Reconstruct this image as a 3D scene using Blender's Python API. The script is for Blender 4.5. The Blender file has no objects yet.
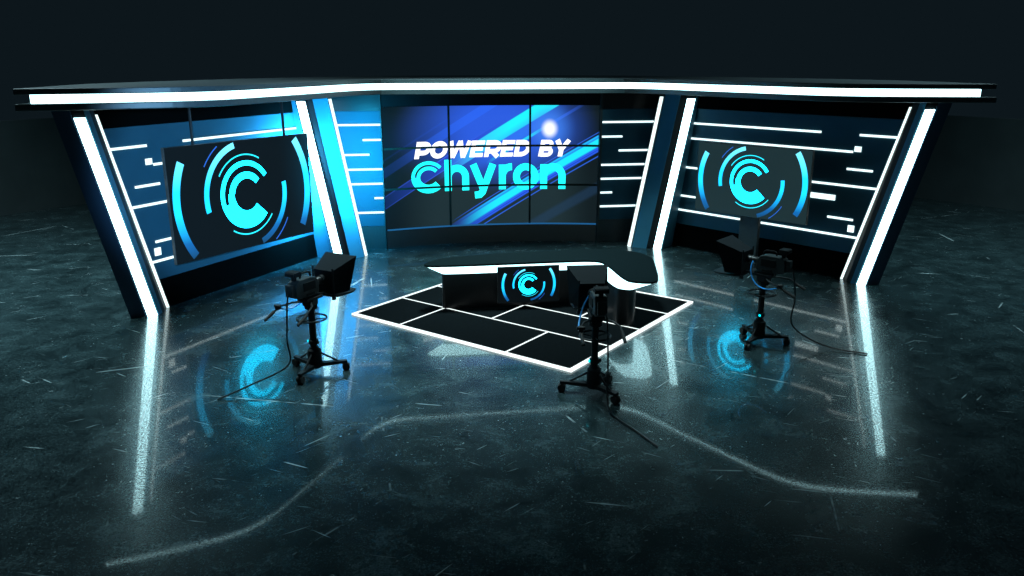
import bpy, bmesh, math, random
from mathutils import Vector, Matrix
random.seed(7)
C = bpy.context.scene.collection
PI = math.pi

# ------------------------------------------------------------------ helpers
def lin(r, g, b):
    f = lambda c: (c/255/12.92) if c <= 10 else ((c/255+.055)/1.055)**2.4
    return (f(r), f(g), f(b), 1)

def new_mat(name):
    m = bpy.data.materials.new(name); m.use_nodes = True
    nt = m.node_tree
    return m, nt, nt.nodes['Principled BSDF']

def surf(name, col, rough=.5, metal=0, spec=.5, noise=.15, scale=30, bump=0):
    """painted / plastic surface with a little procedural unevenness"""
    m, nt, b = new_mat(name)
    tc = nt.nodes.new('ShaderNodeTexCoord')
    nz = nt.nodes.new('ShaderNodeTexNoise'); nz.inputs['Scale'].default_value = scale; nz.inputs['Detail'].default_value = 4
    nt.links.new(tc.outputs['Object'], nz.inputs['Vector'])
    rp = nt.nodes.new('ShaderNodeValToRGB')
    rp.color_ramp.elements[0].position = .3; rp.color_ramp.elements[1].position = .7
    c0 = [c*(1-noise) for c in col[:3]]+[1]; c1 = [min(1, c*(1+noise)) for c in col[:3]]+[1]
    rp.color_ramp.elements[0].color = c0; rp.color_ramp.elements[1].color = c1
    nt.links.new(nz.outputs['Fac'], rp.inputs['Fac']); nt.links.new(rp.outputs['Color'], b.inputs['Base Color'])
    mr = nt.nodes.new('ShaderNodeMapRange')
    mr.inputs['To Min'].default_value = max(.02, rough-.06); mr.inputs['To Max'].default_value = min(1, rough+.06)
    nt.links.new(nz.outputs['Fac'], mr.inputs['Value']); nt.links.new(mr.outputs['Result'], b.inputs['Roughness'])
    b.inputs['Metallic'].default_value = metal
    b.inputs['Specular IOR Level'].default_value = spec
    if bump:
        bp = nt.nodes.new('ShaderNodeBump'); bp.inputs['Strength'].default_value = bump; bp.inputs['Distance'].default_value = .01
        nt.links.new(nz.outputs['Fac'], bp.inputs['Height']); nt.links.new(bp.outputs['Normal'], b.inputs['Normal'])
    return m

def glow(name, col, strength):
    m, nt, b = new_mat(name)
    b.inputs['Base Color'].default_value = (.02, .02, .02, 1)
    b.inputs['Emission Color'].default_value = col
    b.inputs['Emission Strength'].default_value = strength
    return m

def add_box(bm, c, s, M=None):
    vs = []
    for dx in (-.5, .5):
        for dy in (-.5, .5):
            for dz in (-.5, .5):
                v = Vector((c[0]+dx*s[0], c[1]+dy*s[1], c[2]+dz*s[2]))
                if M: v = M @ v
                vs.append(bm.verts.new(v))
    for f in ((0,1,3,2),(4,6,7,5),(0,4,5,1),(2,3,7,6),(0,2,6,4),(1,5,7,3)):
        bm.faces.new([vs[i] for i in f])

def add_prism(bm, bot, top, z0=0, z1=0):
    """closed loft between two equal-length outlines (2D with z or 3D)"""
    p3 = lambda p, z: Vector(p) if len(p) == 3 else Vector((p[0], p[1], z))
    a = [bm.verts.new(p3(p, z0)) for p in bot]; b = [bm.verts.new(p3(p, z1)) for p in top]
    n = len(a)
    bm.faces.new(a[::-1]); bm.faces.new(b)
    for i in range(n):
        j = (i+1) % n
        bm.faces.new((a[i], a[j], b[j], b[i]))

def add_tube(bm, pts, r, n=8, cap=True, radii=None):
    pts = [Vector(p) for p in pts]; rings = []
    up = None
    for i, p in enumerate(pts):
        if i == 0: d = pts[1]-p
        elif i == len(pts)-1: d = p-pts[i-1]
        else: d = (pts[i+1]-pts[i-1])
        d.normalize()
        if up is None:
            up = Vector((0, 0, 1)) if abs(d.z) < .9 else Vector((1, 0, 0))
        x = d.cross(up).normalized(); y = x.cross(d).normalized(); up = y
        rr = radii[i] if radii else r
        rings.append([bm.verts.new(p+rr*(math.cos(2*PI*k/n)*x+math.sin(2*PI*k/n)*y)) for k in range(n)])
    for a, b in zip(rings, rings[1:]):
        for k in range(n):
            bm.faces.new((a[k], a[(k+1) % n], b[(k+1) % n], b[k]))
    if cap:
        bm.faces.new(rings[0][::-1]); bm.faces.new(rings[-1])

def add_lathe(bm, prof, c=(0, 0, 0), n=20, axis='z'):
    rings = []
    for r, h in prof:
        ring = []
        for k in range(n):
            a = 2*PI*k/n
            v = (r*math.cos(a), r*math.sin(a), h)
            if axis == 'y': v = (v[0], v[2], v[1])
            if axis == 'x': v = (v[2], v[0], v[1])
            ring.append(bm.verts.new(Vector(v)+Vector(c)))
        rings.append(ring)
    for a, b in zip(rings, rings[1:]):
        for k in range(n):
            bm.faces.new((a[k], a[(k+1) % n], b[(k+1) % n], b[k]))
    bm.faces.new(rings[0][::-1]); bm.faces.new(rings[-1])

def add_torus(bm, c, R, r, n=36, m=8):
    rings = []
    for i in range(n):
        a = 2*PI*i/n
        rings.append([bm.verts.new((c[0]+(R+r*math.cos(2*PI*k/m))*math.cos(a), c[1]+(R+r*math.cos(2*PI*k/m))*math.sin(a), c[2]+r*math.sin(2*PI*k/m))) for k in range(m)])
    for i in range(n):
        for k in range(m):
            A, B = rings[i], rings[(i+1) % n]
            bm.faces.new((A[k], B[k], B[(k+1) % m], A[(k+1) % m]))

def obj(name, bm, mat, parent=None, bevel=0, smooth=False, label=None):
    bmesh.ops.recalc_face_normals(bm, faces=bm.faces[:])
    me = bpy.data.meshes.new(name); bm.to_mesh(me); bm.free()
    if smooth:
        for p in me.polygons: p.use_smooth = True
        try: me.set_sharp_from_angle(angle=math.radians(40))
        except Exception: pass
    o = bpy.data.objects.new(name, me); C.objects.link(o)
    me.materials.append(mat)
    if parent: o.parent = parent
    if bevel:
        md = o.modifiers.new('bevel', 'BEVEL'); md.width = bevel; md.segments = 2; md.limit_method = 'ANGLE'
    if label: o['label'] = label
    return o

def thing(name, label, cat, loc=(0, 0, 0), rotz=0, group=None):
    o = bpy.data.objects.new(name, None); C.objects.link(o)
    o.location = loc; o.rotation_euler = (0, 0, rotz); o.empty_display_size = .2
    o['label'] = label; o['category'] = cat; o['kind'] = 'thing'
    if group: o['group'] = group
    return o

def structure(o, label=None):
    o['kind'] = 'structure'
    if label: o['label'] = label
    return o

def B(): return bmesh.new()

# ------------------------------------------------------------------ materials
M = {}
M['black'] = surf('black_satin', (.010, .011, .012, 1), .38)
M['black_soft'] = surf('black_matte', (.007, .009, .010, 1), .6, spec=.15)
M['fascia'] = surf('canopy_charcoal', (.05, .065, .07, 1), .4, spec=.5)
M['panel_blue'] = surf('blue_wall_panel', (.022, .092, .14, 1), .5, spec=.15, noise=.05, scale=3)
M['pillar_blue'] = surf('blue_pillar_paint', (.04, .18, .27, 1), .5, spec=.2, noise=.05, scale=3)
M['pillar_shaded'] = surf('shaded_pillar_blue', (.03, .065, .115, 1), .5, spec=.2, noise=.05, scale=3)  # darker copy of the pillar blue; shading of the outer faces put into colour
M['pillar_dark'] = surf('dark_pillar_return', (.006, .008, .010, 1), .55, spec=.2)
M['bezel'] = surf('bezel_dark', (.022, .026, .022, 1), .6, spec=.1)
M['plinth'] = surf('plinth_black', (.0025, .003, .003, 1), .8, spec=0)
M['teal_gray'] = surf('dark_teal_flat', (.028, .042, .046, 1), .5)
M['metal'] = surf('dark_anodised_metal', (.014, .018, .021, 1), .6, spec=.25)
M['rubber'] = surf('black_rubber', (.012, .012, .012, 1), .7)
M['cam_body'] = surf('camera_grey_plastic', (.036, .046, .047, 1), .5, spec=.25, bump=.1)
M['hood'] = surf('hood_black_cloth', (.010, .014, .017, 1), .8, spec=.1, bump=.15)
M['hose'] = surf('blue_cable_sheath', (.04, .36, .9, 1), .35)
M['cable'] = surf('black_cable_sheath', (.010, .011, .012, 1), .5)
M['carpet'] = surf('black_floor_tile', (.0035, .0045, .005, 1), .85, spec=0)
M['desk_top'] = surf('desk_black_top', (.005, .009, .010, 1), .7, spec=0)
M['desk_body'] = surf('desk_black_body', (.010, .013, .015, 1), .35, spec=.35)
M['screen_rim'] = surf('screen_rim_grey', (.06, .065, .065, 1), .4)
WHITE = (1, 1, 1, 1)
LC = (.52, .90, .96, 1); LC2 = (.80, 1, 1, 1)
M['led'] = glow('white_led', LC, 7)
M['led_edge'] = glow('white_edge_led', LC2, 1.45)
M['led_canopy'] = glow('white_canopy_led', LC, 4.4)
M['led_line'] = glow('white_thin_led', LC2, 1.5)
M['led_floor'] = glow('white_floor_inlay', (.9, 1, 1, 1), 1.3)
M['led_desk'] = glow('white_desk_glow', LC, 3.5)
M['tally'] = glow('cyan_indicator', (0, .8, 1, 1), 1.5)
M['edge_blue'] = glow('blue_edge_light', lin(28, 95, 150), .9)
M['text_white'] = glow('screen_text_white', (1, 1, 1, 1), 1.4)
M['text_cyan'] = glow('screen_text_cyan', (.010, 1, 1, 1), 1.5)

def screen_mat(name, col, rough):
    m, nt, b = new_mat(name)
    b.inputs['Base Color'].default_value = (.008, .010, .011, 1)
    b.inputs['Roughness'].default_value = rough; b.inputs['Specular IOR Level'].default_value = .06
    tc = nt.nodes.new('ShaderNodeTexCoord'); nz = nt.nodes.new('ShaderNodeTexNoise'); nz.inputs['Scale'].default_value = 1.2
    nt.links.new(tc.outputs['Object'], nz.inputs['Vector'])
    mr = nt.nodes.new('ShaderNodeMapRange'); mr.inputs['To Min'].default_value = .9; mr.inputs['To Max'].default_value = 1.1
    nt.links.new(nz.outputs['Fac'], mr.inputs['Value']); nt.links.new(mr.outputs['Result'], b.inputs['Emission Strength'])
    b.inputs['Emission Color'].default_value = col
    return m
M['screen_black'] = screen_mat('display_black', lin(9, 15, 18), .45)
M['screen_grey'] = screen_mat('display_grey_sheen', lin(31, 50, 54), .45)  # grey reflection on the screen surface put in as even emission

def arc_mat(name, h, strength, lo=(9, 50, 80), mid=(22, 192, 255), hi=(110, 215, 240), z0=-.5, z1=.5):
    """display graphic: colour runs along the arcs from pale cyan to deep blue (screen content)"""
    m, nt, b = new_mat(name)
    b.inputs['Base Color'].default_value = (.008, .01, .011, 1)
    tc = nt.nodes.new('ShaderNodeTexCoord'); sp = nt.nodes.new('ShaderNodeSeparateXYZ')
    nt.links.new(tc.outputs['Object'], sp.inputs[0])
    mr = nt.nodes.new('ShaderNodeMapRange'); mr.inputs['From Min'].default_value = z0*h; mr.inputs['From Max'].default_value = z1*h
    nt.links.new(sp.outputs['Z'], mr.inputs['Value'])
    rp = nt.nodes.new('ShaderNodeValToRGB'); e = rp.color_ramp.elements
    e[0].position = 0; e[0].color = lin(*lo); e[1].position = 1; e[1].color = lin(*hi)
    k = e.new(.42); k.color = lin(*mid); k = e.new(.62); k.color = lin(*mid)
    k = e.new(.16); k.color = lin(10, 82, 145)
    nt.links.new(mr.outputs['Result'], rp.inputs['Fac']); nt.links.new(rp.outputs['Color'], b.inputs['Emission Color'])
    b.inputs['Emission Strength'].default_value = strength
    return m

# floor ------------------------------------------------------------------
def floor_mat():
    m, nt, b = new_mat('scratched_polished_concrete')
    N = nt.nodes.new; L = nt.links.new
    tc = N('ShaderNodeTexCoord'); P = tc.outputs['Object']
    def noise(scale, detail=6, rough=.6, vec=None, dist=0):
        n = N('ShaderNodeTexNoise'); n.inputs['Scale'].default_value = scale; n.inputs['Detail'].default_value = detail
        n.inputs['Roughness'].default_value = rough; n.inputs['Distortion'].default_value = dist
        L(vec if vec is not None else P, n.inputs['Vector']); return n.outputs['Fac']
    def math_(op, a, b_=None, c=None):
        n = N('ShaderNodeMath'); n.operation = op
        for i, v in enumerate((a, b_, c)):
            if v is None: continue
            if isinstance(v, (int, float)): n.inputs[i].default_value = v
            else: L(v, n.inputs[i])
        return n.outputs[0]
    def rng(v, a, b_, c=0, d=1):
        n = N('ShaderNodeMapRange'); L(v, n.inputs['Value'])
        for k, x in zip(('From Min', 'From Max', 'To Min', 'To Max'), (a, b_, c, d)): n.inputs[k].default_value = x
        return n.outputs['Result']
    big = noise(.35, 5, .6); mid = noise(2.2, 8, .68, dist=.4); fine = noise(22, 8, .75); speck = noise(50, 4, .75)
    # scratches: very stretched voronoi / noise ridges at several headings
    tot = None
    for k, (ang, sx, sy, th, off) in enumerate(((.35, .55, 20, .735, 0), (1.3, .6, 22, .735, 13.1), (2.2, .5, 19, .735, 31.7), (2.75, .7, 24, .735, 50.3), (.9, .6, 17, .74, 77.7), (1.75, .45, 16, .74, 91.2))):
        mp = N('ShaderNodeMapping'); mr_ = N('ShaderNodeMapping'); mr_.inputs['Rotation'].default_value = (0, 0, ang*2.1+k); L(P, mr_.inputs['Vector']); mp.inputs['Scale'].default_value = (sx*2.2, sy*1.1, 1)
        mp.inputs['Location'].default_value = (off, off*.7, 0); L(mr_.outputs['Vector'], mp.inputs['Vector'])
        n = noise(1.0, 1.5, .5, mp.outputs['Vector'], .08)
        s = rng(n, th+.005, th+.05)
        gate = rng(noise(1.3, 2, .5, None), .42, .55) if k == 0 else None
        tot = s if tot is None else math_('MAXIMUM', tot, s)
    gate = rng(noise(.7, 4, .7), .44, .62)
    scr = math_('MULTIPLY', tot, gate)
    # long hair-line scratches
    vo = N('ShaderNodeTexVoronoi'); vo.feature = 'DISTANCE_TO_EDGE'; vo.inputs['Scale'].default_value = .33
    wv = N('ShaderNodeMapping'); L(P, wv.inputs['Vector']); wv.inputs['Rotation'].default_value = (0, 0, .5)
    L(wv.outputs['Vector'], vo.inputs['Vector'])
    hair = math_('MULTIPLY', rng(vo.outputs['Distance'], .004, .0015), rng(noise(.8, 4, .7), .55, .62))
    # small chips
    v2 = N('ShaderNodeTexVoronoi'); v2.inputs['Scale'].default_value = 13
    dn = N('ShaderNodeTexNoise'); dn.inputs['Scale'].default_value = 9; dn.inputs['Detail'].default_value = 4; L(P, dn.inputs['Vector'])
    dm_ = N('ShaderNodeMixRGB'); dm_.inputs['Fac'].default_value = .22; L(P, dm_.inputs['Color1']); L(dn.outputs['Color'], dm_.inputs['Color2']); L(dm_.outputs['Color'], v2.inputs['Vector'])
    chip = math_('MULTIPLY', rng(v2.outputs['Distance'], .13, .05), rng(noise(1.6, 5, .7), .47, .62))
    marks = math_('MINIMUM', math_('ADD', math_('ADD', scr, math_('MULTIPLY', hair, .7)), math_('ADD', math_('MULTIPLY', chip, .7), math_('MULTIPLY', rng(speck, .70, .76), .6))), 1)
    # base tone
    tone = math_('ADD', math_('MULTIPLY', rng(mid, .34, .66), .34), math_('ADD', math_('MULTIPLY', rng(speck, .43, .62), .40), math_('MULTIPLY', rng(fine, .40, .64), .26)))
    rp = N('ShaderNodeValToRGB'); e = rp.color_ramp.elements
    e[0].position = .1; e[0].color = (.002, .005, .006, 1); e[1].position = .92; e[1].color = (.10, .165, .175, 1); k_ = e.new(.5); k_.color = (.022, .042, .046, 1)
    L(tone, rp.inputs['Fac'])
    mx = N('ShaderNodeMixRGB'); L(marks, mx.inputs['Fac']); L(rp.outputs['Color'], mx.inputs['Color1']); mx.inputs['Color2'].default_value = (.62, .74, .76, 1)
    L(mx.outputs['Color'], b.inputs['Base Color'])
    ro = math_('ADD', rng(mid, .3, .7, .20, .30), math_('MULTIPLY', marks, .3))
    L(ro, b.inputs['Roughness'])
    L(rng(math_('ADD', math_('MULTIPLY', speck, .5), math_('MULTIPLY', fine, .5)), .42, .58, .12, .8), b.inputs['Specular IOR Level'])
    L(rng(speck, .43, .57, .05, 1.0), b.inputs['Coat Weight'])
    L(rng(mid, .3, .7, .035, .06), b.inputs['Coat Roughness'])
    b.inputs['Coat IOR'].default_value = 1.45
    b.inputs['Specular Tint'].default_value = (.62, .94, 1, 1)
    bp = N('ShaderNodeBump'); bp.inputs['Strength'].default_value = .012; bp.inputs['Distance'].default_value = .01
    L(math_('ADD', math_('MULTIPLY', fine, .7), math_('MULTIPLY', speck, .5)), bp.inputs['Height']); L(bp.outputs['Normal'], b.inputs['Normal'])
    return m

# ------------------------------------------------------------------ setting
bm = B(); n = 72; R = 26
ring0 = [(R*math.cos(2*PI*k/n), R*math.sin(2*PI*k/n)) for k in range(n)]
add_prism(bm, ring0, ring0, -.2, 0)
fl = structure(obj('floor', bm, floor_mat()), 'dark scratched polished concrete studio floor')

M['cyc'] = surf('studio_cyclorama', (.08, .11, .115, 1), .8, scale=1)
bm = B()
a0, a1, k = math.radians(-5), math.radians(185), 60
R0, R1 = 16.3, 16.5
inner = [(R0*math.cos(a0+(a1-a0)*i/k), R0*math.sin(a0+(a1-a0)*i/k)) for i in range(k+1)]
outer = [(R1*math.cos(a0+(a1-a0)*i/k), R1*math.sin(a0+(a1-a0)*i/k)) for i in range(k+1)]
for i in range(k):
    add_prism(bm, [inner[i], inner[i+1], outer[i+1], outer[i]], [inner[i], inner[i+1], outer[i+1], outer[i]], 0, 2.45)
structure(obj('wall_back', bm, M['cyc']), 'low curved dark studio wall far behind the set')

# ------------------------------------------------------------------ canopy
half = [(0, 3.69), (1.2, 3.69), (2.1, 3.68), (2.48, 3.61), (2.72, 3.44), (2.95, 3.2), (3.22, 2.7), (3.5, 2.1), (3.85, 1.45), (4.18, .85), (4.45, .32), (4.72, -.08), (5.08, -.37), (5.62, -.56), (6.2, -.73), (6.87, -.89)]
def chaikin(p, it=2):
    for _ in range(it):
        q = [p[0]]
        for a, b in zip(p, p[1:]):
            q += [(a[0]*.75+b[0]*.25, a[1]*.75+b[1]*.25), (a[0]*.25+b[0]*.75, a[1]*.25+b[1]*.75)]
        q.append(p[-1]); p = q
    return p
def offset(path, d):
    out = []
    for i, p in enumerate(path):
        a = path[max(i-1, 0)]; b = path[min(i+1, len(path)-1)]
        t = Vector((b[0]-a[0], b[1]-a[1])).normalized()
        out.append((p[0]+t.y*d, p[1]-t.x*d))
    return out
rh = [half[0]]+chaikin(half[1:], 2)
path = [(-x, y) for x, y in rh[::-1][:-1]]+rh           # left to right, front of the light band
ext_r = (7.05, -.935); slab_front = offset([(-7.09, -.945)]+path+[ext_r], .05)
back = [(7.0, .2), (6.9, 1.2), (6.4, 2.4), (5.2, 4.4), (3.3, 6.4), (1.4, 7.2), (-1.4, 7.2), (-3.3, 6.4), (-5.2, 4.4), (-6.4, 2.4), (-6.9, 1.2), (-7.0, .2)]
cn = thing('canopy', 'long dark canopy with a white light band running over the whole set', 'canopy', (0, 0, 0))
path[0] = (-6.92, -.90); path[-1] = (6.85, -.89)
lower_front = offset([(-7.09, -.945)]+path+[ext_r], .11)
def slab(name, z0, z1, front):
    bm = B(); poly = front+back
    add_prism(bm, poly, poly, z0, z1); return obj(name, bm, M['fascia'], cn, bevel=.012)
slab('upper_slab', 3.56, 3.64, slab_front)
slab('lower_slab', 3.355, 3.445, lower_front)
M['fascia_lit'] = surf('lit_fascia_grey', (.085, .125, .135, 1), .5, spec=.3)  # lighter than the slabs: the lit middle is painted into the colour
for z0, z1, y0, y1 in ((3.562, 3.638, 3.565, 3.645), (3.357, 3.443, 3.50, 3.585)):
    bm = B(); add_box(bm, (.03, (y0+y1)/2, (z0+z1)/2), (4.98, y1-y0, z1-z0)); obj('fascia_board', bm, M['fascia_lit'], cn, bevel=.006, label='board along the straight middle, lit tone painted into its lighter grey')
inn = offset(path, -.10)
bm = B(); add_prism(bm, path+inn[::-1], path+inn[::-1], 3.445, 3.56)
obj('light_band', bm, M['led_canopy'], cn, label='continuous white light band')
core = offset(path, -.105); bm = B(); bk = [(p[0]*.96, p[1]-.15) for p in back]
add_prism(bm, core+bk, core+bk, 3.445, 3.56); obj('core', bm, M['black_soft'], cn)

# ------------------------------------------------------------------ side walls (angled flats)
pR = Vector((6.09, 1.08)); dR = (Vector((3.905, 4.33))-pR).normalized(); nR = Vector((dR.y, -dR.x))    # nR checked below
if nR.dot(Vector((-1, -1))) < 0: nR = -nR
def wp(sx, s, z, d=0):
    p = pR+dR*s+nR*d
    return Vector((sx*p.x, p.y, z))
def wall_quad(bm, sx, s0, s1, z0, z1, d0, d1, lean0=0, lean1=0):
    c = lambda s, z, ln: s+ln*z
    bot = [wp(sx, c(s0, z0, lean0), z0, d0), wp(sx, c(s1, z0, lean1), z0, d0), wp(sx, c(s1, z0, lean1), z0, d1), wp(sx, c(s0, z0, lean0), z0, d1)]
    top = [wp(sx, c(s0, z1, lean0), z1, d0), wp(sx, c(s1, z1, lean1), z1, d0), wp(sx, c(s1, z1, lean1), z1, d1), wp(sx, c(s0, z1, lean0), z1, d1)]
    add_prism(bm, [tuple(v) for v in bot], [tuple(v) for v in top])
LN = -.264
lines = [(.70, 3.95, 2.703, .038), (None, -.035, 2.694, .038), (.055, 3.95, 2.385, .038), (-.345, .133, 2.070, .038), (None, 3.95, 1.762, .038), (.293, 1.5, 1.512, .10), (2.2, 3.95, 1.138, .038), (-.09, .402, 1.142, .038), (None, 3.95, .822, .038)]
squares = [(-.09, .03, 2.44, .095), (-.13, -.013, .977, .125)]
for sx, side in ((-1, 'left'), (1, 'right')):
    w = thing('wall_flat', {'left': 'angled flat lit bright blue behind the large hanging screen', 'right': 'angled dark flat behind the screen on a post'}[side], 'wall flat', tuple(wp(sx, 1.6, 0)))
    def wobj(name, bm, mat, **kw):
        bmesh.ops.translate(bm, verts=bm.verts[:], vec=-Vector(w.location)); return obj(name, bm, mat, w, **kw)
    bm = B(); wall_quad(bm, sx, 0, 4.05, .51, 3.005, 0, -.10, LN); wobj('panel', bm, M['panel_blue'])
    bm = B(); wall_quad(bm, sx, 0, 4.05, 0, .505, 0, -.12, LN); wobj('plinth', bm, M['plinth'])
    bm = B(); wall_quad(bm, sx, 0, 4.05, 3.01, 3.352, 0, -.12, LN); wobj('cornice', bm, M['plinth'])
    for s0, s1, z, t in lines:
        bm = B(); wall_quad(bm, sx, (LN*z-.02) if s0 is None else s0, s1, z-t/2, z+t/2, .018, -.01); wobj('light_strip', bm, M['led_line'])
    for s0, s1, z, t in squares:
        bm = B(); wall_quad(bm, sx, s0, s1, z-t/2, z+t/2, .018, -.01, 0, 0); wobj('light_tile', bm, M['led_line'])
    # slanted edge light
    bm = B(); wall_quad(bm, sx, -.020, .018, 0, 3.22, .012, -.02, LN, LN); wobj('edge_light', bm, M['led_edge'])

# ------------------------------------------------------------------ pillars
def pillar(sx, base, lean, faces, label):
    o = Vector((sx*base[0][0], base[0][1], 0))
    t = thing('pillar', label, 'pillar', tuple(o), group=None)
    H = 3.352
    def P(p, z): return (sx*(p[0]+lean[0]*z)-o.x, p[1]+lean[1]*z-o.y, z)
    bm = B(); add_prism(bm, [P(p, 0) for p in base], [P(p, H) for p in base]); obj('core', bm, M['pillar_dark'], t)
    for name, a, b, mat, d, z0, z1 in faces:
        e = Vector((b[0]-a[0], b[1]-a[1])); nn = Vector((e.y, -e.x)).normalized()
        if nn.dot(Vector((-.3, -1))) < 0: nn = -nn
        q = [a, b, (b[0]+nn.x*d, b[1]+nn.y*d), (a[0]+nn.x*d, a[1]+nn.y*d)]
        bm = B(); add_prism(bm, [P(p, z0) for p in q], [P(p, z1) for p in q]); obj(name, bm, mat, t)
ol = (.455/3.2, -.62/3.2)
for sx, lab in ((-1, 'outer leaning pillar with a wide white light at the left end of the set'), (1, 'outer leaning pillar with a wide white light at the right end of the set')):
    base = [(6.14, 1.12), (6.105, .93), (6.143, .655), (6.285, .60), (6.54, .585), (6.545, .9), (6.45, 1.4)]
    pillar(sx, base, ol, [('side_panel', (6.122, .80), (6.141, .67), M['pillar_blue'], .012, 0, 3.352), ('outer_panel', (6.30, .598), (6.54, .585), M['pillar_shaded'], .012, 0, 3.352), ('light_strip', (6.145, .654), (6.285, .60), M['led'], .02, .0, 3.2)], lab)
il = (.55/3.23, -.09/3.23)
for sx, lab in ((-1, 'inner leaning pillar glowing cyan beside the video wall'), (1, 'inner leaning pillar with dark navy faces beside the video wall')):
    base = [(2.86, 4.40), (2.93, 4.24), (3.2, 4.05), (3.22, 4.13), (3.34, 4.11), (3.35, 4.03), (3.51, 3.961), (3.90, 4.36), (3.6, 4.66), (3.1, 4.70)]
    pillar(sx, base, il, [('inner_panel', (2.93, 4.24), (3.2, 4.05), M['pillar_blue'], .012, 0, 3.352), ('outer_panel', (3.525, 3.975), (3.90, 4.36), M['pillar_blue'], .012, 0, 3.352), ('light_strip', (3.352, 4.03), (3.505, 3.965), M['led'], .02, 0, 3.22), ('edge_light', (2.868, 4.352), (2.915, 4.28), M['led_edge'], .015, 0, 3.25)], lab)

# ------------------------------------------------------------------ recess flats either side of the video wall
rlines = [(2.34, 3.75, 2.685), (2.34, 2.80, 2.37), (2.73, 3.75, 2.063), (2.34, 3.75, 1.75), (2.34, 3.75, 1.44), (2.34, 2.61, 1.13), (2.34, 3.75, .817)]
for sx, lab in ((-1, 'narrow blue-lit flat with white lines left of the video wall'), (1, 'narrow dark flat with white lines right of the video wall')):
    t = thing('recess_flat', lab, 'wall flat', (sx*3.0, 4.93, 0))
    def rb(name, x0, x1, y0, y1, z0, z1, mat):
        bm = B(); a, b_ = sorted((sx*x0-sx*3.0, sx*x1-sx*3.0)); add_box(bm, ((a+b_)/2, (y0+y1)/2-4.93, (z0+z1)/2), (b_-a, y1-y0, z1-z0)); return obj(name, bm, mat, t)
    e = 2.335 if sx > 0 else 2.475
    rb('panel', e, 3.80, 4.88, 4.98, .515, 2.965, M['panel_blue'])
    rb('plinth', e, 3.80, 4.89, 4.99, 0, .51, M['teal_gray'])
    rb('header', e, 3.95, 4.88, 4.98, 2.97, 3.352, M['black'])
    rb('corner_post', e-(.05 if sx > 0 else .022), e-.003, 4.86, 4.99, 0, 3.352, M['teal_gray'])
    for x0, x1, z in rlines: rb('light_strip', max(x0, e), x1+(.06 if x1 < 2.9 and sx < 0 else 0), 4.862, 4.885, z-.02, z+.02, M['led_line'])

# ------------------------------------------------------------------ video wall
AR = lambda x: 5.27-.36*((x+.05)/2.45)**2
VX0, VX1 = -2.44, 2.28
def arc_pt(x, d, z):      # d metres in front of the screen surface
    sl = -.72*(x+.05)/2.45**2; nn = Vector((sl, -1)).normalized()
    return Vector((x+nn.x*d, AR(x)+nn.y*d, z))
vw = thing('video_wall', 'big curved video wall showing blue streaks and a title', 'video wall', (0, 5.27, 0))
VO = Vector((0, 5.27, 0))
def arc_slab(name, x0, x1, z0, z1, d0, d1, mat, n=14, uv=False, label=None):
    bm = B(); xs = [x0+(x1-x0)*i/n for i in range(n+1)]
    f = [(bm.verts.new(arc_pt(x, d1, z0)-VO), bm.verts.new(arc_pt(x, d1, z1)-VO)) for x in xs]
    b = [(bm.verts.new(arc_pt(x, d0, z0)-VO), bm.verts.new(arc_pt(x, d0, z1)-VO)) for x in xs]
    for i in range(n):
        bm.faces.new((f[i][0], f[i+1][0], f[i+1][1], f[i][1])); bm.faces.new((b[i][0], b[i][1], b[i+1][1], b[i+1][0]))
        bm.faces.new((f[i][1], f[i+1][1], b[i+1][1], b[i][1])); bm.faces.new((f[i][0], b[i][0], b[i+1][0], f[i+1][0]))
    bm.faces.new((f[0][0], f[0][1], b[0][1], b[0][0])); bm.faces.new((f[n][0], b[n][0], b[n][1], f[n][1]))
    return obj(name, bm, mat, vw, smooth=True, label=label)

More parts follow.
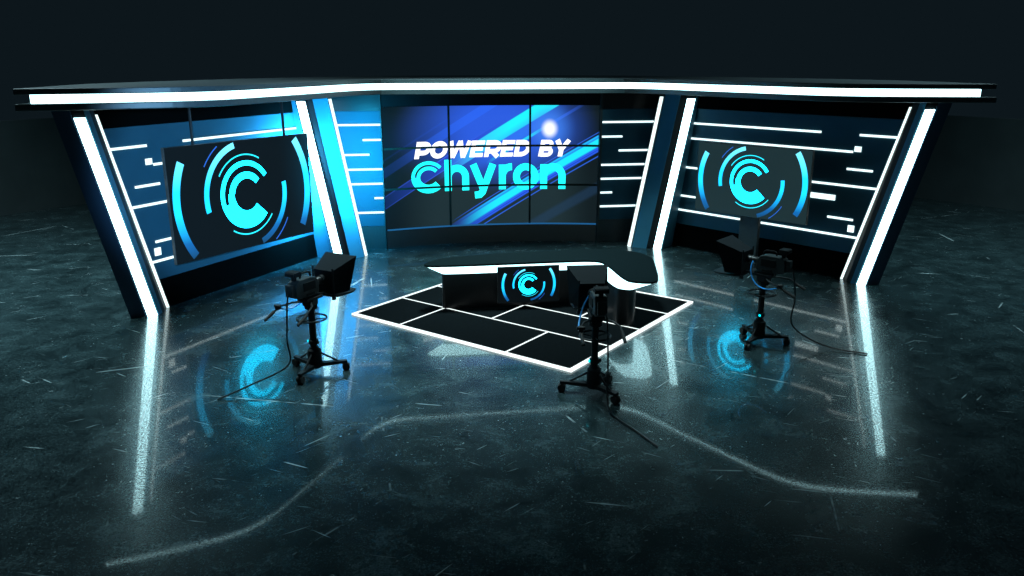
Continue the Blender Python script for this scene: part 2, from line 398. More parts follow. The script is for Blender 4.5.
def video_mat():
    m, nt, b = new_mat('video_wall_content')
    N = nt.nodes.new; L = nt.links.new
    tc = N('ShaderNodeTexCoord'); sp = N('ShaderNodeSeparateXYZ'); L(tc.outputs['Object'], sp.inputs[0])
    X, Z = sp.outputs['X'], sp.outputs['Z']
    def mt(op, a, b_=None, c=None):
        n = N('ShaderNodeMath'); n.operation = op
        for i, v in enumerate((a, b_, c)):
            if v is None: continue
            if isinstance(v, (int, float)): n.inputs[i].default_value = v
            else: L(v, n.inputs[i])
        return n.outputs[0]
    def rng(v, a, b_, c=0, d=1, smooth=False):
        n = N('ShaderNodeMapRange'); L(v, n.inputs['Value'])
        if smooth: n.interpolation_type = 'SMOOTHSTEP'
        for k, x in zip(('From Min', 'From Max', 'To Min', 'To Max'), (a, b_, c, d)): n.inputs[k].default_value = x
        return n.outputs['Result']
    q = mt('SUBTRACT', Z, mt('MULTIPLY', X, .6))
    def mix(fac, c1, c2):
        n = N('ShaderNodeMixRGB'); L(fac, n.inputs['Fac'])
        for i, c in ((1, c1), (2, c2)):
            if isinstance(c, tuple): n.inputs[i].default_value = c
            else: L(c, n.inputs[i])
        return n.outputs['Color']
    def band(lo, hi, soft=.012):
        return mt('MULTIPLY', rng(q, lo-soft, lo+soft), rng(q, hi+soft, hi-soft))
    def ell(cx, cz, rx, rz, inner=0.0):
        a = mt('MULTIPLY', mt('SUBTRACT', X, cx), 1/rx); c = mt('MULTIPLY', mt('SUBTRACT', Z, cz), 1/rz)
        r = mt('SQRT', mt('ADD', mt('MULTIPLY', a, a), mt('MULTIPLY', c, c)))
        return rng(r, 1, inner, 0, 1, True)
    edge = mt('MULTIPLY', rng(X, -2.42, -1.2, 0, 1, True), rng(X, 2.26, 1.3, .25, 1, True))
    col = mix(edge, lin(10, 17, 21), lin(31, 48, 53))
    col = mix(mt('MULTIPLY', ell(.05, 2.5, 2.35, 1.45, .25), .95), col, lin(46, 96, 232))
    col = mix(mt('MULTIPLY', ell(-1.5, 2.3, 1.2, .9), .35), col, lin(28, 55, 130))
    # dim far streaks
    fadeL = rng(X, -2.4, -.2, .12, 1, True)
    col = mix(mt('MULTIPLY', band(3.0, 3.22), mt('MULTIPLY', fadeL, .75)), col, lin(46, 105, 250))
    col = mix(mt('MULTIPLY', band(3.36, 3.40), mt('MULTIPLY', fadeL, .5)), col, lin(40, 85, 210))
    col = mix(mt('MULTIPLY', band(-.26, -.02, .04), .35), col, lin(38, 70, 105))
    # main upper streak
    left = mt('MULTIPLY', band(2.34, 2.60), rng(X, .3, -.9))
    col = mix(mt('MULTIPLY', left, rng(X, -2.4, -.9, .15, .9)), col, lin(38, 72, 200))
    col = mix(mt('MULTIPLY', mt('ADD', band(2.59, 2.615, .006), band(2.33, 2.35, .006)), mt('MULTIPLY', mt('MULTIPLY', rng(X, .2, -.9), rng(X, -2.4, -1.2, .3, 1)), .8)), col, lin(60, 100, 245))
    up = band(2.19, 2.51)
    grad = rng(X, -1.35, -.35, 0, 1, True)
    ucol = mix(rng(X, -.9, .35), lin(70, 150, 255), lin(34, 250, 255))
    col = mix(mt('MULTIPLY', up, grad), col, ucol)
    # light blue glow under the upper streak
    col = mix(mt('MULTIPLY', band(1.9, 2.25, .1), mt('MULTIPLY', mt('MULTIPLY', rng(X, -.6, .4), rng(X, 1.6, .6)), .6)), col, lin(52, 130, 255))
    # thin streak through the flare
    col = mix(mt('MULTIPLY', band(1.86, 1.93, .008), mt('MULTIPLY', rng(X, 2.0, 1.1), rng(X, -.2, .5))), col, mix(rng(X, 1.3, .9), lin(56, 110, 255), lin(40, 220, 255)))
    # main lower streak
    fl_ = rng(X, -.9, .1, 0, 1, True)
    lo_w = band(.66, 1.03)
    col = mix(mt('MULTIPLY', lo_w, mt('MULTIPLY', rng(X, -1.1, -.1), .9)), col, lin(44, 100, 250))
    col = mix(mt('MULTIPLY', mt('ADD', band(.55, .575, .006), band(1.08, 1.10, .006)), mt('MULTIPLY', rng(X, -1.0, -.5), .8)), col, lin(50, 110, 245))
    core_ = band(.78, .96, .02)
    col = mix(mt('MULTIPLY', core_, fl_), col, lin(34, 240, 255))
    col = mix(mt('MULTIPLY', band(.985, 1.03, .008), fl_), col, lin(36, 190, 255))
    col = mix(mt('MULTIPLY', band(.70, .715, .006), fl_), col, lin(30, 60, 190))
    # flare
    col = mix(mt('MULTIPLY', ell(1.22, 2.53, .62, .66), .85), col, lin(70, 140, 255))
    col = mix(ell(1.22, 2.53, .22, .25, .25), col, (1.1, 1.15, 1.2, 1))
    L(col, b.inputs['Emission Color']); b.inputs['Emission Strength'].default_value = 1.0
    b.inputs['Base Color'].default_value = (.004, .005, .005, 1); b.inputs['Roughness'].default_value = .35; b.inputs['Specular IOR Level'].default_value = .12
    return m
VM = video_mat()
XS = [VX0, -1.012, .790, VX1]; ZS = [.415, 1.292, 2.165, 3.04]
bez = .022
arc_slab('backing', VX0-.0, VX1+.0, 0.0, 3.352, -.14, -.03, M['black_soft'], 24)
for i in range(3):
    for j in range(3):
        x0 = XS[i]+(bez if i else 0); x1 = XS[i+1]-(bez if i < 2 else 0)
        z0 = ZS[j]+(bez if j else 0); z1 = ZS[j+1]-(bez if j < 2 else 0)
        arc_slab('display_panel', x0, x1, z0, z1, -.02, .0, VM, 10)
for x in XS[1:3]: arc_slab('bezel_bar', x-bez, x+bez, ZS[0], ZS[3], -.02, .03, M['bezel'], 1)
for z in ZS[1:3]: arc_slab('bezel_bar', VX0, VX1, z-bez, z+bez, -.018, .028, M['bezel'], 24)
arc_slab('header', VX0, VX1, 3.05, 3.352, -.02, .03, M['black_soft'], 24)
arc_slab('plinth', VX0, VX1, 0, .39, -.02, .03, M['black'], 24)
arc_slab('edge_light', VX0+.02, VX1, .392, .418, -.01, .045, M['edge_blue'], 24, label='thin dim blue light line under the screens')

# lettering on the video wall: strokes as flat outlines bent onto the arc
def poly_stroke(pts, w, closed=False):
    pts = [Vector(p) for p in pts]; n = len(pts); Lf, Rt = [], []
    for i in range(n):
        if closed: a, c = pts[i-1], pts[(i+1) % n]
        else: a, c = pts[max(i-1, 0)], pts[min(i+1, n-1)]
        p = pts[i]
        t1 = (p-a).normalized() if (p-a).length > 1e-9 else (c-p).normalized()
        t2 = (c-p).normalized() if (c-p).length > 1e-9 else t1
        n1 = Vector((-t1.y, t1.x)); n2 = Vector((-t2.y, t2.x)); mm = (n1+n2)
        mm = n1 if mm.length < 1e-6 else mm.normalized()
        k = min(2.2, 1/max(.3, mm.dot(n1)))
        Lf.append(p+mm*w/2*k); Rt.append(p-mm*w/2*k)
    quads = []
    for i in range(n if closed else n-1):
        j = (i+1) % n
        quads.append((Lf[i], Lf[j], Rt[j], Rt[i]))
    return quads
def arc2(cx, cy, rx, ry, a0, a1, n=20):
    return [(cx+rx*math.cos(math.radians(a0+(a1-a0)*i/n)), cy+ry*math.sin(math.radians(a0+(a1-a0)*i/n))) for i in range(n+1)]
def text_obj(name, quads, mat, shear=0, z_base=0, d=.006):
    bm = B()
    for q in quads:
        f = []; bk = []
        for v in q:
            x = v.x+shear*(v.y-z_base)
            f.append(bm.verts.new(arc_pt(x, d+.004, v.y)-VO)); bk.append(bm.verts.new(arc_pt(x, d, v.y)-VO))
        nn = len(f); bm.faces.new(f); bm.faces.new(bk[::-1])
        for i in range(nn): bm.faces.new((f[i], bk[i], bk[(i+1) % nn], f[(i+1) % nn]))
    return obj(name, bm, mat, vw)
px = lambda x: -1.854+.02244*(x-412)
def caps():
    zb, h, w = 1.925, .365, .101; hw = w/2; qs = []
    def G(x0, x1):     # pixel extents of the upright skeleton -> x range in metres
        return px(x0), px(x1)
    def st(p, closed=False, ww=w): qs.extend(poly_stroke(p, ww, closed))
    top, bot = zb+h, zb
    # P
    a, b_ = G(415.2, 429.3); st([(a+hw, bot), (a+hw, top)]); r = .11
    st([(a+hw, top-hw), (b_-hw-r, top-hw)]+arc2(b_-hw-r+.02, top-hw-r+.015, r, r-.015, 90, -90, 14)+[(a+hw, top-hw-2*r+.03)])
    # O
    a, b_ = G(430.0, 446); st(arc2((a+b_)/2, zb+h/2, (b_-a)/2-hw+.01, h/2-hw+.005, 0, 360, 36)[:-1], True)
    # W
    a, b_ = G(447.2, 468.6); m_ = (a+b_)/2; q = .075
    st([(a+.03, top), (a+q+.05, bot)], ww=w*.95); st([(a+q+.05, bot), (m_, top)], ww=w*.9); st([(m_, top), (b_-q-.05, bot)], ww=w*.9); st([(b_-q-.05, bot), (b_-.03, top)], ww=w*.95)
    # E R E D
    def E(x0, x1):
        a, b_ = G(x0, x1); st([(a+hw, bot), (a+hw, top)])
        for z in (bot+hw*.9, zb+h/2, top-hw*.9): st([(a, z), (b_-(.02 if z == zb+h/2 else 0), z)], ww=w*.86)
    E(469.5, 482.5)
    def Rr(x0, x1, leg=True):
        a, b_ = G(x0, x1); st([(a+hw, bot), (a+hw, top)]); r = .11
        st([(a+hw, top-hw), (b_-hw-r, top-hw)]+arc2(b_-hw-r+.02, top-hw-r+.015, r, r-.015, 90, -90, 14)+[(a+hw, top-hw-2*r+.03)])
        if leg: st([(a+.15, zb+.14), (b_-.03, bot)])
    Rr(484, 499)
    E(500, 512.5)
    a, b_ = G(513.5, 529); st([(a+hw, bot), (a+hw, top)])
    st([(a+hw, top-hw), (a+.13, top-hw)]+arc2(a+.15, zb+h/2, b_-a-.15-hw, h/2-hw, 90, -90, 18)+[(a+hw, bot+hw)])
    # B
    a, b_ = G(538, 551.5); st([(a+hw, bot), (a+hw, top)])
    for zc, rr, ex in ((zb+h*.73, h*.27-hw*.85, .02), (zb+h*.27, h*.29-hw*.85, 0)):
        st([(a+hw, zc+rr), (b_-hw-rr-ex, zc+rr)]+arc2(b_-hw-rr-ex, zc, rr+.01, rr, 90, -90, 12)+[(a+hw, zc-rr)], ww=w*.85)
    # Y
    a, b_ = G(552, 567); m_ = (a+b_)/2
    st([(a+.04, top), (m_, zb+h*.42)]); st([(b_-.04, top), (m_, zb+h*.42)]); st([(m_, zb+h*.5), (m_, bot)])
    return text_obj('title_lettering', qs, M['text_white'], shear=.2, z_base=zb+.02)
caps()
def word():
    qs = []; zb, xh, asc = 1.195, .575, .66; w = .155; hw = w/2
    def st(p, closed=False, ww=w): qs.extend(poly_stroke(p, ww, closed))
    # C with its split upper half
    cx, cz = px(428.6), 1.515
    R1, R0 = .36, .175
    st(arc2(cx, cz, .283, .257, 180, 320, 24), ww=.19)
    st(arc2(cx, cz, .341, .315, 40, 180, 24), ww=.073); st(arc2(cx, cz, .224, .199, 40, 180, 24), ww=.077)
    # h
    x0, x1 = px(444.5), px(468.8); r = (x1-x0)/2-hw
    st([(x0+hw, zb), (x0+hw, zb+asc+.03)]); st([(x1-hw, zb)]+[(x1-hw, zb+xh-r-hw)]+arc2(x0+hw+r, zb+xh-r-hw, r, r, 0, 180, 18))
    # y
    x0, x1 = px(470), px(496); m_ = (x0+x1)/2
    st([(x0+.07, zb+xh), (m_+.0, zb+.02)]); st([(x1-.07, zb+xh), (m_-.02, zb-.05), (m_-.08, zb-.105), (m_-.19, zb-.115)])
    # r
    x0, x1 = px(498.8), px(515); st([(x0+hw, zb), (x0+hw, zb+xh-.02)]); st(arc2(x0+hw+.21, zb+xh-.28, .21, .21, 180, 88, 12))
    # o
    x0, x1 = px(513), px(538.5); rr = (x1-x0)/2-hw
    st(arc2((x0+x1)/2, zb+xh/2-.005, rr, xh/2-hw+.01, 0, 360, 40)[:-1], True)
    # n
    x0, x1 = px(540.2), px(565.3); r = (x1-x0)/2-hw
    st([(x0+hw, zb), (x0+hw, zb+xh-.02)]); st([(x1-hw, zb)]+[(x1-hw, zb+xh-r-hw)]+arc2(x0+hw+r, zb+xh-r-hw, r, r, 0, 180, 18))
    return text_obj('logo_lettering', qs, M['text_cyan'], d=.004)
word()

# ------------------------------------------------------------------ ring emblem on the displays
def emblem(parent, W, Hh, y, mats, kx, ky):
    """flat graphic centred on a display; local x = width, z = height; clipped to the display"""
    def ring(r, w, a0, a1, n=48, w1=None):
        quads = []
        for i in range(n):
            t0, t1 = i/n, (i+1)/n
            q = []
            for t, s in ((t0, 1), (t1, 1), (t1, -1), (t0, -1)):
                ww = w if w1 is None else w+(w1-w)*t
                a = math.radians(a0+(a1-a0)*t); rr = r+s*ww/2
                q.append((kx*rr*math.cos(a), ky*rr*math.sin(a)))
            if all(abs(p[0]) < W/2 and abs(p[1]) < Hh/2 for p in q): quads.append(q)
        return quads
    def mk(name, quads, mat):
        bm = B()
        for q in quads:
            f = [bm.verts.new((p[0], y, p[1])) for p in q]; bm.faces.new(f)
        bmesh.ops.remove_doubles(bm, verts=bm.verts[:], dist=1e-5)
        r = bmesh.ops.extrude_face_region(bm, geom=bm.faces[:])
        bmesh.ops.translate(bm, verts=[v for v in r['geom'] if isinstance(v, bmesh.types.BMVert)], vec=(0, .002, 0))
        return obj(name, bm, mat, parent)
    big, body, thin, blue = mats
    mk('arc_graphic', ring(1.10, .105, -29, 36)+[], big)
    mk('arc_graphic', ring(1.09, .105, 153, 218), big)
    mk('arc_graphic', ring(.645, .075, 103, 193), big)
    mk('arc_graphic', ring(.665, .075, -82, 8), big)
    mk('line_graphic', ring(.505, .017, 60, 147), thin); mk('line_graphic', ring(.505, .017, 237, 323), thin)
    mk('line_graphic', ring(.76, .014, 123, 147), blue); mk('line_graphic', ring(.79, .014, -56, -30), blue)
    c = ring(.315, .225, 196, 319, 60)+ring(.398, .062, 33, 197, 60)+ring(.258, .112, 197, 172, 16, .088)+ring(.246, .088, 172, 38, 40, .082)
    mk('letter_graphic', c, body)

def display(name, label, cat, centre, ang, W, Hh, zc, scr, kx, ky, es, depth=.07):
    """ang: heading of the display's width axis"""
    t = thing(name, label, cat, (centre[0], centre[1], zc), ang)
    bm = B(); add_box(bm, (0, depth/2, 0), (W, depth, Hh)); obj('housing', bm, M['screen_rim'], t, bevel=.006)
    bm = B(); add_box(bm, (0, -.004, 0), (W-.012, .008, Hh-.012)); obj('screen_face', bm, scr, t)
    big = arc_mat('arc_gradient', Hh, es); thin = glow('emblem_line', lin(34, 220, 245), es*.9); body = glow('emblem_letter', (.004, .60, 1, 1), es*3.6); blue = glow('emblem_blue_line', lin(32, 90, 190), es*.8)
    emblem(t, W-.03, Hh-.03, -.012, (big, body, thin, blue), kx, ky)
    return t
# left: hung from the canopy on two cables
aL = math.radians(50)
cL = (-4.825, 2.085)
sl = display('hanging_screen', 'large black screen hung on two cables before the blue flat', 'screen', (cL[0], cL[1]), aL, 3.09, 1.90, 1.715, M['screen_black'], 1.31, 1.39, 1.9)
for u in (-.97, 1.0):
    bm = B(); add_tube(bm, [(u, .035, .94), (u, .035, 3.34-1.715)], .023); obj('cable', bm, M['cable'], sl)
# right: on a post
aR = -math.radians(53)
sr = display('post_screen', 'grey screen on a broad post before the dark flat', 'screen', (4.56, 2.06), aR, 2.37, 1.375, 1.735, M['screen_grey'], 1.0, 1.0, 1.8)
bm = B(); add_box(bm, (.0, .13, (.004-1.735+.3)/2-.0), (.40, .10, 1.735+.3)); obj('post', bm, M['teal_gray'], sr, bevel=.008)
bm = B(); add_box(bm, (.0, .15, .015-1.735), (.9, .55, .03)); obj('foot_plate', bm, M['teal_gray'], sr, bevel=.006)

# ------------------------------------------------------------------ floor tile stage
SC = Vector((-.145, .10)); HX, HY = 2.11, 1.96
st_ = thing('stage_tiles', 'square black tiled stage floor with white inlaid lines under the desk', 'stage floor', (SC.x, SC.y, 0), math.radians(-44.8))
bm = B(); add_box(bm, (0, 0, .011), (2*HX-.1, 2*HY-.1, .022)); obj('tile_field', bm, M['carpet'], st_)
for sx_, sy_, lx, ly in ((0, -1, 1, 0), (0, 1, 1, 0), (-1, 0, 0, 1), (1, 0, 0, 1)):
    bm = B(); add_box(bm, (sx_*(HX-.03), sy_*(HY-.03), .013), ((2*HX if lx else .06), (2*HY-.12 if ly else .06), .026)); obj('border_light', bm, M['led_floor'], st_)
def inlay(x0, y0, x1, y1):
    bm = B(); w = .03; add_box(bm, ((x0+x1)/2-HX, (y0+y1)/2-HY, .0125), (abs(x1-x0)+w, abs(y1-y0)+w, .025)); obj('inlay_line', bm, M['led_floor'], st_)
rows = [0, 1.14, 2.06, 3.03, 2*HY]
for e2 in rows[1:4]: inlay(.06, e2, 2*HX-.06, e2)
for k in range(4):
    for e1 in ((1.03, 3.09) if k % 2 == 0 else (2.0,)):
        inlay(e1, rows[k]+.03, e1, rows[k+1]-.03)

# ------------------------------------------------------------------ desk
top = [(-1.855, .24), (-1.535, .60), (-.845, .755), (.22, .855), (1.125, .91), (1.64, .765), (1.93, .46), (2.01, .075), (1.66, -1.28), (1.52, -1.38), (1.34, -1.34), (1.15, -1.21), (1.125, -.16), (1.05, .03), (.80, .095), (.30, .095), (-1.73, .075)]
ped = [(-1.55, .30), (-1.40, .47), (-.80, .55), (.2, .63), (1.08, .68), (1.42, .58), (1.62, .36), (1.68, .06), (1.40, -.98), (1.33, -1.09), (1.24, -1.12), (1.07, -1.0), (1.03, -.30), (.93, .06), (.68, .21), (.30, .22), (-1.48, .22)]
def closed_chaikin(p, it=2):
    for _ in range(it):
        q = []
        for i in range(len(p)):
            a, b = p[i], p[(i+1) % len(p)]
            q += [(a[0]*.8+b[0]*.2, a[1]*.8+b[1]*.2), (a[0]*.2+b[0]*.8, a[1]*.2+b[1]*.8)]
        p = q
    return p
T = closed_chaikin(top, 3); Pd = closed_chaikin(ped, 3)
DO = (.1, .1)
loc = lambda poly: [(p[0]-DO[0], p[1]-DO[1]) for p in poly]
T, Pd = loc(T), loc(Pd)
Ti = [(a[0]*.93+b[0]*.07*1, a[1]*.93+b[1]*.07) for a, b in zip(T, Pd)]
dk = thing('news_desk', 'black curved anchor desk with a white underglow on the tiled stage', 'desk', (DO[0], DO[1], .024))
zo = -.024
bm = B(); add_prism(bm, T, T, .765+zo, .80+zo); obj('desktop', bm, M['desk_top'], dk, bevel=.008)
bm = B(); add_prism(bm, Pd, Ti, .613+zo, .763+zo); obj('underglow_band', bm, M['led_desk'], dk, label='flared white glowing band under the top')
bm = B(); add_prism(bm, Pd, Pd, 0.002, .611+zo); obj('pedestal', bm, M['desk_body'], dk, smooth=True)
# monitor on the desk front
dm = display('desk_monitor', 'small dark monitor with a cyan emblem on the desk front', 'monitor', (-.118, .07), 0, 1.035, .62, .432, M['screen_black'], .395, .40, 1.7, depth=.028)
bm = B(); add_box(bm, (0, .085, -.08), (.34, .12, .26)); obj('bracket', bm, M['rubber'], dm)

# ------------------------------------------------------------------ studio cameras
def rig(name, label, loc, heading, leg_angles, cable_pts, hose=True):
    """local +y looks along the lens; heading turns it about z"""
    t = thing(name, label, 'camera', (loc[0], loc[1], 0), heading, 'studio cameras on the concrete floor')
    Mi = Matrix.Rotation(-heading, 4, 'Z')
    # base
    bm = B(); add_lathe(bm, [(.085, .075), (.095, .10), (.088, .32), (.062, .345), (.062, .36)], n=10); obj('base', bm, M['metal'], t, smooth=True)
    for a in leg_angles:
        a = math.radians(a)-heading; d = Vector((math.cos(a), math.sin(a), 0)); s = Vector((-d.y, d.x, 0))
        bm = B()
        q = lambda r, w, z: [tuple(d*r+s*w+Vector((0, 0, z))), tuple(d*r-s*w+Vector((0, 0, z)))]
        b0 = q(.05, .045, .085)+q(.42, .026, .105)[::-1]; t0 = q(.05, .045, .135)+q(.42, .026, .14)[::-1]
        add_prism(bm, b0, t0)
        add_tube(bm, [d*.075+Vector((0, 0, .27)), d*.31+Vector((0, 0, .13))], .014, 6)
        lg = obj('leg', bm, M['metal'], t)
        bm = B()
        for k in (-.024, .024):
            add_tube(bm, [d*.40+s*(k-.015)+Vector((0, 0, .05)), d*.40+s*(k+.015)+Vector((0, 0, .05))], .05, 14)
        add_tube(bm, [d*.40+Vector((0, 0, .06)), d*.40+Vector((0, 0, .12))], .018, 8)
        obj('caster', bm, M['rubber'], lg, smooth=True)
    # column
    bm = B(); add_lathe(bm, [(.044, .36), (.044, .88)], n=18); obj('column', bm, M['metal'], t, smooth=True)
    bm = B(); add_lathe(bm, [(.045, .40), (.064, .405), (.064, .455), (.045, .46)], n=18)
    add_box(bm, (.07, 0, .43), (.03, .03, .035)); co = obj('collar', bm, M['rubber'], t, smooth=True)
    bm = B(); add_box(bm, (-.07, -.02, .435), (.02, .03, .028)); obj('indicator', bm, M['tally'], co, bevel=.004, label='small glowing cyan indicator')
    bm = B(); add_torus(bm, (0, 0, .755), .19, .013)
    for k in range(3):
        a = 2*PI*k/3+.5; add_tube(bm, [(.04*math.cos(a), .04*math.sin(a), .74), (.185*math.cos(a), .185*math.sin(a), .755)], .009, 6)
    obj('steering_ring', bm, M['metal'], t, smooth=True)
    # pan head
    bm = B(); add_lathe(bm, [(.055, .88), (.085, .89), (.085, .93), (.06, .94)], n=18)
    add_box(bm, (0, -.01, .975), (.13, .16, .08)); add_box(bm, (0, .0, 1.035), (.17, .30, .035))
    add_lathe(bm, [(.045, -.085), (.045, .085)], (0, -.01, .985), 16, 'x'); obj('pan_head', bm, M['metal'], t, bevel=.004)
    # pan bars
    for sxx, ln in ((-1, .52), (1, .47)):
        bm = B(); add_tube(bm, [(sxx*.06, -.06, .99), (sxx*.17, -.16, .985), (sxx*.24, -.30, .965), (sxx*.25, -ln, .87)], .013, 8)
        pb = obj('pan_bar', bm, M['metal'], t, smooth=True)
        bm = B(); add_tube(bm, [(sxx*.2475, -ln+.12, .922), (sxx*.25, -ln, .87), (sxx*.25, -ln-.05, .848)], .021, 10); obj('grip', bm, M['rubber'], pb, smooth=True)
        if sxx == -1:
            bm = B(); add_box(bm, (-.242, -.34, .965), (.05, .07, .06)); add_lathe(bm, [(.022, -.05), (.022, .05)], (-.242, -.34, .975), 10, 'x'); obj('zoom_control', bm, M['rubber'], pb, bevel=.004)
    # camera body: shoulder silhouette in the y/z plane, extruded across
    prof = [(-.28, 1.09), (.07, 1.09), (.10, 1.12), (.10, 1.24), (.05, 1.315), (-.03, 1.335), (-.25, 1.33), (-.305, 1.30), (-.325, 1.22), (-.325, 1.13)]
    bm = B(); w = .075
    add_prism(bm, [(-w, y, z) for y, z in prof], [(w, y, z) for y, z in prof])
    cb = obj('camera_body', bm, M['cam_body'], t, bevel=.012)
    for sxx in (-1, 1):
        bm = B(); add_box(bm, (sxx*.078, -.08, 1.225), (.012, .22, .11)); obj('side_cover', bm, M['black_soft'], cb, bevel=.005)
        bm = B(); add_box(bm, (sxx*.078, -.07, 1.115), (.012, .15, .03)); obj('control_strip', bm, M['black_soft'], cb, bevel=.005)
    bm = B(); add_box(bm, (0, -.02, 1.0675), (.13, .28, .03)); obj('mount_plate', bm, M['metal'], cb, bevel=.004)
    bm = B(); add_tube(bm, [(0, .03, 1.325), (0, .015, 1.375), (0, -.01, 1.39), (0, -.13, 1.39), (0, -.155, 1.375), (0, -.165, 1.33)], .013, 8); obj('top_handle', bm, M['black_soft'], cb, smooth=True)
    bm = B(); add_box(bm, (-.0, -.27, 1.36), (.05, .05, .07)); add_box(bm, (-.0, -.275, 1.415), (.17, .12, .06)); add_box(bm, (0, -.34, 1.415), (.145, .02, .045)); obj('viewfinder', bm, M['black_soft'], cb, bevel=.005)
    bm = B(); add_box(bm, (0, -.35, 1.21), (.11, .06, .16)); obj('battery', bm, M['cam_body'], cb, bevel=.008)
    bm = B(); add_lathe(bm, [(.045, .09), (.052, .11), (.052, .19), (.062, .195), (.062, .25), (.052, .262)], (0, 0, 1.225), 20, 'y'); obj('lens', bm, M['black'], cb, smooth=True)
    # prompter: hood flaring forward, glass, tray, posts
    n_ = [(-.155, .27, 1.03), (.155, .27, 1.03), (.155, .27, 1.34), (-.155, .27, 1.34)]
    f_ = [(-.245, .49, 1.035), (.245, .49, 1.035), (.265, .645, 1.482), (-.265, .645, 1.482)]
    bm = B(); th_ = .006
    inset = lambda q, k, dy: [(x*k, y+dy, 1.2+(z-1.2)*k) for x, y, z in q]
    ni, fi = inset(n_, .95, .012), inset(f_, .97, 0)
    V = lambda q: [bm.verts.new(p) for p in q]
    a, b, c, d = V(n_), V(f_), V(fi), V(ni)
    bm.faces.new(a[::-1]); bm.faces.new(d)
    for i in range(4):
        j = (i+1) % 4
        bm.faces.new((a[i], a[j], b[j], b[i])); bm.faces.new((b[i], b[j], c[j], c[i])); bm.faces.new((c[i], c[j], d[j], d[i]))
    pr = obj('prompter_hood', bm, M['hood'], t)
    for sxx in (-1, 1): bm = B(); add_tube(bm, [(sxx*.168, .262, .985), (sxx*.168, .262, 1.385)], .012, 8); add_box(bm, (sxx*.168, .262, .985), (.035, .05, .05)); obj('hood_post', bm, M['metal'], pr)
    bm = B(); pl = [(-.16, .27), (.16, .27), (.21, .36), (.22, .60), (.18, .70), (-.18, .70), (-.22, .60), (-.21, .36)]
    add_prism(bm, pl, pl, .985, 1.01); obj('monitor_tray', bm, M['black_soft'], pr, bevel=.004)
    bm = B(); add_box(bm, (0, .20, 1.035), (.05, .5, .025)); obj('rail', bm, M['metal'], pr)
    bm = B(); add_prism(bm, [(-.17, .33, 1.05), (.17, .33, 1.05), (.17, .336, 1.05), (-.17, .336, 1.05)], [(-.205, .55, 1.41), (.205, .55, 1.41), (.205, .556, 1.41), (-.205, .556, 1.41)])
    obj('glass', bm, M['black'], pr)
    # blue control hose from lens to the pan bar
    if hose:
        bm = B(); pts = []
        P0, P1, P2, P3 = Vector((-.06, .15, 1.22)), Vector((-.16, .20, 1.05)), Vector((-.24, .0, .76)), Vector((-.245, -.34, .955))
        for i in range(21):
            u = i/20; pts.append(P0*(1-u)**3+3*P1*u*(1-u)**2+3*P2*u*u*(1-u)+P3*u**3)
        add_tube(bm, pts, .010, 8); obj('control_hose', bm, M['hose'], t, smooth=True, label='bright blue control hose')
    # trailing cable to the floor (world points)
    if cable_pts:
        pts = [Mi @ (Vector(p)-Vector((loc[0], loc[1], 0))) for p in cable_pts]
        bm = B(); ds = []
        for i in range(len(pts)-1):       # catmull-rom
            p0, p1, p2, p3 = pts[max(i-1, 0)], pts[i], pts[i+1], pts[min(i+2, len(pts)-1)]
            for k in range(8):
                u = k/8; ds.append(.5*((2*p1)+(p2-p0)*u+(2*p0-5*p1+4*p2-p3)*u*u+(3*p1-p0-3*p2+p3)*u**3))
        ds.append(pts[-1]); add_tube(bm, ds, .011, 8); obj('trailing_cable', bm, M['cable'], t, smooth=True)
    return t
H_ = lambda dx, dy: math.atan2(-dx, dy)
CAMS = dict(
    L=dict(loc=(-3.39, -2.25), d=(.60, .80), legs=(4, 134, 247)),
    C=dict(loc=(.10, -3.47), d=(.06, 1.0), legs=(163, 297, 48)),
    R=dict(loc=(2.95, -2.03), d=(-.66, .75), legs=(224, 97, -25)))
def local(cam, x, y, z):
    h = H_(*cam['d']); v = Matrix.Rotation(h, 3, 'Z') @ Vector((x, y, z)); return (v.x+cam['loc'][0], v.y+cam['loc'][1], z)
c = CAMS['L']; rig('studio_camera', 'camera on wheeled pedestal in front of the blue-lit flat, prompter pointing right', c['loc'], H_(*c['d']), c['legs'],
    [local(c, -.0, -.375, 1.18), local(c, -.01, -.41, 1.05), local(c, -.02, -.45, .6), local(c, -.03, -.46, .25), (-4.15, -2.85, .10), (-4.5, -3.02, .012)])
c = CAMS['C']; rig('studio_camera', 'camera on wheeled pedestal at the front corner of the tiled stage, seen from behind', c['loc'], H_(*c['d']), c['legs'],
    [local(c, .04, -.375, 1.18), local(c, .06, -.41, 1.0), local(c, .08, -.42, .5), local(c, .08, -.44, .1), (.16, -4.15, .012), (.30, -4.6, .012), (.42, -5.0, .012)])
c = CAMS['R']; rig('studio_camera', 'camera on wheeled pedestal in front of the post screen, prompter pointing left', c['loc'], H_(*c['d']), c['legs'],
    [local(c, .0, -.375, 1.2), local(c, .02, -.42, 1.1), local(c, .03, -.47, .75), local(c, .04, -.47, .35), (3.75, -2.45, .06), (4.25, -2.75, .012)])

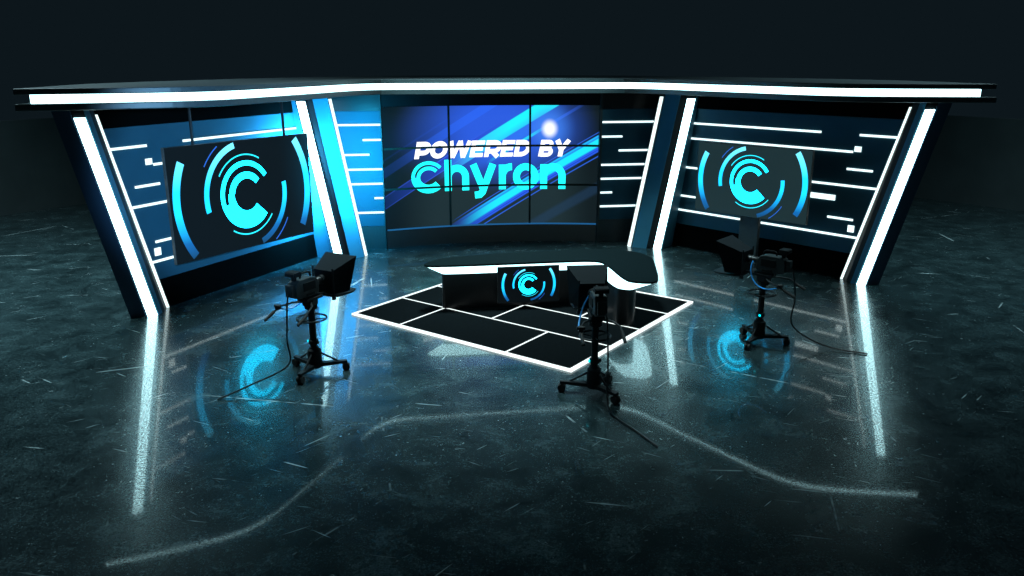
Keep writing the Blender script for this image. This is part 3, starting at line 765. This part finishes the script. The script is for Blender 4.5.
# ------------------------------------------------------------------ lights
def area(name, loc, target, size, power, col, sizey=None, spread=180):
    l = bpy.data.lights.new(name, 'AREA'); l.energy = power; l.color = col[:3]; l.size = size
    if sizey: l.shape = 'RECTANGLE'; l.size_y = sizey
    l.spread = math.radians(spread)
    o = bpy.data.objects.new(name, l); C.objects.link(o); o.location = loc
    o.rotation_euler = (Vector(target)-Vector(loc)).to_track_quat('-Z', 'Y').to_euler()
    return o
area('blue_back_lamp', (-3.86, 3.5, 1.75), (-4.4, 3.95, 1.75), 0.22, 620, (.05, .54, 1.0), 1.4, 180)
area('blue_side_lamp', (-2.72, 3.58, 1.9), (-3.1, 4.25, 1.9), .3, 190, (.02, .54, 1.0), 1.8, 180)
area('added_overhead_fill', (-.5, 1.2, 10.5), (-.5, .6, 0), 1.5, 390, (.64, .95, 1.0), spread=64)  # unseen fill, added to raise the floor tone around the set
area('far_left_soft_lamp', (-10.4, 3.2, 14), (-10.1, 2.2, 0), 4, 700, (.62, .92, 1.0), spread=75)
area('added_right_fill', (10.5, 1.5, 14), (10.3, .5, 0), 4, 360, (.60, .92, 1.0), spread=75)  # unseen fill, added to brighten the floor on the right
def spot(name, loc, target, power, col, ang, blend=.3, r=.1):
    l = bpy.data.lights.new(name, 'SPOT'); l.energy = power; l.color = col; l.spot_size = math.radians(ang); l.spot_blend = blend; l.shadow_soft_size = r
    o = bpy.data.objects.new(name, l); C.objects.link(o); o.location = loc
    o.rotation_euler = (Vector(target)-Vector(loc)).to_track_quat('-Z', 'Y').to_euler()
spot('added_blue_fill', (-2.7, -11.4, 4.15), (-5.0, 2.4, 1.95), 8000, (.25, .60, 1.0), 19, .35, .3)  # unseen spot near the camera, added to lift the blue on the left flat
spot('added_near_floor_fill', (-1.5, -7.6, 5.5), (-1.5, -5.9, 0), 95, (.62, .95, 1.0), 62, 1.0, .3)  # unseen spot, added so the specks in the foreground floor show
spot('front_spot_lamp', (0, -7, 6.5), (0, 3.7, 3.9), 900, (.55, .95, 1.0), 25)
w = bpy.data.worlds.new('studio_dark'); bpy.context.scene.world = w; w.use_nodes = True
w.node_tree.nodes['Background'].inputs[0].default_value = lin(13, 22, 27); w.node_tree.nodes['Background'].inputs[1].default_value = 1

# ------------------------------------------------------------------ camera
cam = bpy.data.cameras.new('camera'); co = bpy.data.objects.new('camera', cam); C.objects.link(co)
co.location = (-2.283, -12.418, 4.0); co.rotation_euler = (math.radians(74), 0, math.radians(-8.6))
cam.sensor_width = 36; cam.lens = 796/1024*36; cam.clip_end = 200
sc = bpy.context.scene; sc.camera = co
sc.view_settings.view_transform = 'Standard'; sc.view_settings.look = 'None'; sc.view_settings.exposure = 0; sc.view_settings.gamma = 1
sc.view_settings.use_curve_mapping = False
